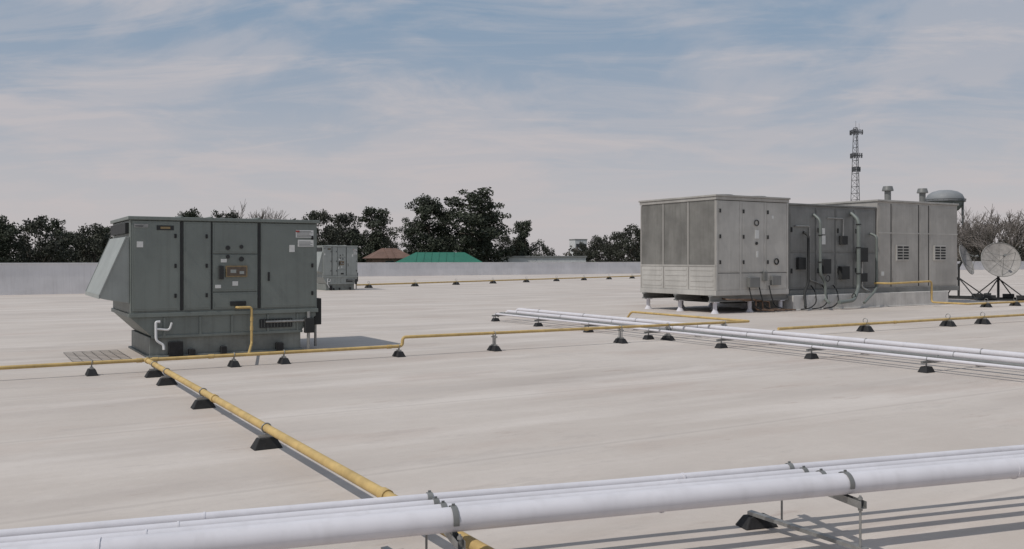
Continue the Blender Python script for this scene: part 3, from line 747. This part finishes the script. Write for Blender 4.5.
def mk_tree(kind, seed):
    rng=np.random.default_rng(seed); rnd=random.Random(seed)
    tr=MB(); H=20.0; cs=[]; rs=[]
    if kind=='pine':
        lean=rnd.uniform(-.9,.9); pts=[Vector((lean*(z/H)**2+.25*math.sin(z*.3+seed),.2*math.sin(z*.4),z)) for z in np.linspace(0,H*.95,9)]
        for i in range(8): tr.cyl(pts[i],pts[i+1],.34*(1-i/9),.34*(1-(i+1)/9),n=7)
        tiers=rnd.randint(10,12)
        for ti in range(tiers):
            f=.40+.58*ti/(tiers-1)+rnd.uniform(-.03,.03); f=min(f,.99); z=H*f*.95
            for k in range(rnd.randint(4,6)):
                a=rnd.uniform(0,6.28)
                L_=max(.6,(4.0*(1-((f-.64)/.54)**2)+.3)*rnd.uniform(.3,1.15))
                base=Vector((lean*f*f,0,z*.98)); tip=base+Vector((math.cos(a)*L_,math.sin(a)*L_,rnd.uniform(.0,1.4)))
                tr.cyl(base,tip,.09,.03,n=5)
                for s_ in range(2 if L_>1.8 else 1):
                    q_=base.lerp(tip,1-.45*s_); cs.append(tuple(q_+Vector((rnd.uniform(-.5,.5),rnd.uniform(-.5,.5),rnd.uniform(-.1,.5))))); rs.append(rnd.uniform(.75,1.45))
        V,Fc=leaf_cloud(rng,cs,rs,75,.20,.68); lm='pine'
    elif kind=='oak':
        for i in range(4): tr.cyl((0,0,i*2.0),(0,0,i*2+2.0),.5-.08*i,.42-.08*i,n=8)
        for k in range(64):
            th=rnd.uniform(0,6.28); u=rnd.uniform(-.65,1); rr=math.sqrt(max(0,1-u*u*.9))*rnd.uniform(.4,1)
            c_=Vector((math.cos(th)*rr*6.2,math.sin(th)*rr*6.2,12+u*6.3+rnd.uniform(-.5,.5)))
            if k%2==0: tr.cyl((0,0,6+rnd.uniform(0,2)),c_,.14,.03,n=5)
            cs.append(tuple(c_)); rs.append(rnd.uniform(.9,1.9))
        V,Fc=leaf_cloud(rng,cs,rs,50,.24,.8); lm='oak'
    else:
        V=[];Fc=[]; lm='oak'
        def br(p,d,L_,r,dep):
            q_=p+d*L_; tr.cyl(p,q_,r,r*.65,n=5 if dep<2 else 3, cap=False)
            if dep>=6: return
            for k in range(3):
                nd=(d+Vector((rnd.gauss(0,.42),rnd.gauss(0,.42),rnd.gauss(.14,.22)))).normalized()
                br(p.lerp(q_,rnd.uniform(.55,1)),nd,L_*rnd.uniform(.66,.88),max(.036,r*.62),dep+1)
        br(Vector((0,0,0)),Vector((0,0,1)),5.2,.32,0)
        zm=max(v[2] for v in tr.v); tr.v=[(v[0]*19/zm,v[1]*19/zm,v[2]*19/zm) for v in tr.v]
    tm=tr.mesh('trunk',['barkpale' if kind=='bare' else 'bark'],recalc=False)
    cm=None
    if V:
        cm=bpy.data.meshes.new('crown'); cm.from_pydata(V,[],Fc); cm.materials.append(M[lm])
    return tm,cm
lib={}
for kind,ns in (('pine',4),('oak',3),('bare',3)):
    lib[kind]=[mk_tree(kind,10*ns+s) for s in range(ns)]
def tree_at(u, vtop, d, kind, wid=1.0, var=0, lab=None):
    zt=1.7+(259-vtop)*d/900.0; Ht=zt+7; s=Ht/(20.0 if kind!='bare' else 19.0)
    labs={'pine':'tall loblolly pine with bare lower trunk and ragged crown','oak':'dark rounded evergreen tree beyond the roof','bare':'leafless winter tree with fine pale branches'}
    e=thing({'pine':'pine_tree','oak':'evergreen_tree','bare':'bare_tree'}[kind], lab or labs[kind],'tree',((u-512)/900*d,d,-7),random.uniform(0,6.28),
            {'pine':'pine trees beyond the roof','oak':'evergreen trees beyond the roof','bare':'leafless trees beyond the roof'}[kind])
    e.scale=(s*wid,s*wid,s)
    tm,cm=lib[kind][var%len(lib[kind])]
    o=bpy.data.objects.new('trunk',tm); col.objects.link(o); o.parent=e
    if cm: o=bpy.data.objects.new('crown',cm); col.objects.link(o); o.parent=e
random.seed(5)
T=[(-6,216,125,'pine',.9,0),(14,230,150,'oak',.7,1),(36,212,130,'oak',.95,0),(58,220,140,'pine',.9,2),(72,228,150,'oak',.7,2),(94,219,135,'oak',.8,1),(108,226,150,'pine',.8,3),
(185,209,150,'pine',.8,0),(205,222,170,'oak',.7,0),(224,206,160,'oak',.7,1),(254,199,165,'bare',.9,0),(270,207,170,'bare',.8,1),
(300,214,160,'oak',.7,1),(320,205,150,'oak',.7,2),(346,208,165,'oak',.7,2),(370,207,160,'pine',1.0,3),(334,222,180,'oak',.8,0),(362,226,185,'oak',.7,1),(388,234,200,'oak',.6,0),
(414,218,190,'pine',.8,1),(430,195,165,'pine',1.0,0),(470,189,165,'pine',1.3,2),(487,199,172,'pine',1.0,1),(452,210,185,'pine',.9,3),(478,215,190,'oak',.6,1),(505,232,185,'oak',.6,2),(527,220,178,'pine',.8,3),(518,234,180,'oak',.5,1),(545,242,190,'oak',.6,0),
(583,240,200,'oak',.6,0),(600,232,190,'oak',.7,1),(618,228,185,'oak',.7,2),(634,222,180,'oak',.8,0),(652,220,180,'oak',.8,1),
(800,222,170,'oak',.9,1),(964,212,170,'bare',1.0,0),(976,206,165,'bare',1.0,1),(990,211,170,'bare',1.0,2),(1003,203,160,'bare',1.1,0),(1019,206,165,'bare',1.1,2),(1035,202,160,'bare',1.1,1),(984,240,200,'oak',.8,0),(1012,238,200,'oak',.8,2),(1045,215,170,'oak',.9,1),(-30,218,140,'oak',1,2)]
for t in T: tree_at(*t)
rng=np.random.default_rng(3); cs=[];rs=[]
for x in np.arange(-190,210,2.3):
    u=512+900*x/235
    top=6.3
    if 400<u<575: top=3.2
    if 530<u<575: top=2.2
    if 940<u: top=4.6
    if u<110: top=5.8
    top+=1.4*math.sin(x*.21)+1.0*math.sin(x*.53+1)+rng.uniform(-1,1)
    for z in np.arange(-5,top-1.2,2.6):
        cs.append((x+rng.uniform(-1.5,1.5),235+rng.uniform(-6,8),z+rng.uniform(-.6,.6))); rs.append(rng.uniform(1.7,2.5))
    cs.append((x,235+rng.uniform(-4,4),top-1.2)); rs.append(rng.uniform(.9,1.6))
V,Fc=leaf_cloud(rng,cs,rs,20,.42,.9)
me=bpy.data.meshes.new('woodland'); me.from_pydata(V,[],Fc); me.materials.append(M['wood'])
o=bpy.data.objects.new('woodland',me); col.objects.link(o); o['kind']='stuff'; tag(o,'dense dark woodland strip along the horizon','woodland')

# ------------------------------------------------------------------ light & sky
sd=Vector((-.60,-.42,1.0)).normalized(); el=math.asin(sd.z); az=math.atan2(sd.x,sd.y)
L_=bpy.data.lights.new('sun','SUN'); L_.energy=2.6; L_.angle=math.radians(.7); L_.color=(1,.955,.9)
so=bpy.data.objects.new('sun',L_); col.objects.link(so); so.rotation_euler=sd.to_track_quat('Z','Y').to_euler()
w=bpy.data.worlds.new('World'); scene.world=w; w.use_nodes=True
nt=w.node_tree; N=nt.nodes; L=nt.links; bg=N['Background']; bg.inputs['Strength'].default_value=.1
sky=N.new('ShaderNodeTexSky'); sky.sky_type='NISHITA'; sky.sun_disc=False; sky.sun_elevation=el; sky.sun_rotation=az
sky.air_density=1.2; sky.dust_density=2.0
tc=N.new('ShaderNodeTexCoord'); sp=N.new('ShaderNodeSeparateXYZ'); L.new(tc.outputs['Generated'],sp.inputs[0])
def math_(op,a,b_=None,clamp=False):
    x=N.new('ShaderNodeMath'); x.operation=op; x.use_clamp=clamp
    for i,v in enumerate((a,b_)):
        if v is None: continue
        if isinstance(v,(int,float)): x.inputs[i].default_value=v
        else: L.new(v,x.inputs[i])
    return x.outputs[0]
zc=math_('MAXIMUM',sp.outputs[2],0.0); den=math_('ADD',zc,.15)
cx=math_('DIVIDE',sp.outputs[0],den); cy=math_('DIVIDE',sp.outputs[1],den)
cb=N.new('ShaderNodeCombineXYZ'); L.new(cx,cb.inputs[0]); L.new(cy,cb.inputs[1])
def wn(scale,sc,rot,det=7,rough=.6,dist=.4,off=0):
    mp=N.new('ShaderNodeMapping'); mp.inputs['Scale'].default_value=sc; mp.inputs['Rotation'].default_value=(0,0,rot); mp.inputs['Location'].default_value=(off,off*.7,0); L.new(cb.outputs[0],mp.inputs['Vector'])
    n=N.new('ShaderNodeTexNoise'); n.inputs['Scale'].default_value=scale; n.inputs['Detail'].default_value=det; n.inputs['Roughness'].default_value=rough; n.inputs['Distortion'].default_value=dist
    L.new(mp.outputs[0],n.inputs['Vector']); return n.outputs['Fac']
def rg(s,a,b_,c_=0,d_=1):
    r=N.new('ShaderNodeMapRange'); r.interpolation_type='SMOOTHSTEP'; r.inputs[1].default_value=a; r.inputs[2].default_value=b_; r.inputs[3].default_value=c_; r.inputs[4].default_value=d_; L.new(s,r.inputs[0]); return r.outputs[0]
def mx(f,a,b_):
    x=N.new('ShaderNodeMix'); x.data_type='RGBA'
    if isinstance(f,float): x.inputs[0].default_value=f
    else: L.new(f,x.inputs[0])
    for i,v in ((6,a),(7,b_)):
        if isinstance(v,tuple): x.inputs[i].default_value=(*v,1)
        else: L.new(v,x.inputs[i])
    return x.outputs[2]
haze=mx(rg(sp.outputs[2],0.0,.28),(5.4,5.1,5.2),(2.35,3.25,4.4))
base=mx(.92,sky.outputs[0],haze)
c1=rg(wn(1.1,(1,1.0,1),.55,6,.55,.5,5.3),.44,.58); c2=rg(wn(2.2,(.5,1.3,1),.5,10,.66,.9,2.1),.44,.64)
cl=math_('ADD',math_('MULTIPLY',c1,.60),math_('MULTIPLY',c2,.42),True)
fade=rg(sp.outputs[2],.0,.06)
cl=math_('MULTIPLY',math_('MULTIPLY',cl,fade),.88)
cc=mx(rg(sp.outputs[2],0.0,.30),(5.4,4.95,4.95),(4.9,4.85,5.2))
fin=mx(cl,base,cc)
L.new(fin,bg.inputs['Color'])
scene.view_settings.view_transform='Standard'; scene.view_settings.look='None'; scene.view_settings.exposure=0

# ------------------------------------------------------------------ camera
cam=bpy.data.cameras.new('camera'); cam.sensor_width=36; cam.lens=900/1024*36; cam.shift_y=-15.5/1024
cam.clip_start=.05; cam.clip_end=9000
co=bpy.data.objects.new('camera',cam); col.objects.link(co); co.location=(0,0,1.7); co.rotation_euler=(math.radians(90),0,0)
scene.camera=co
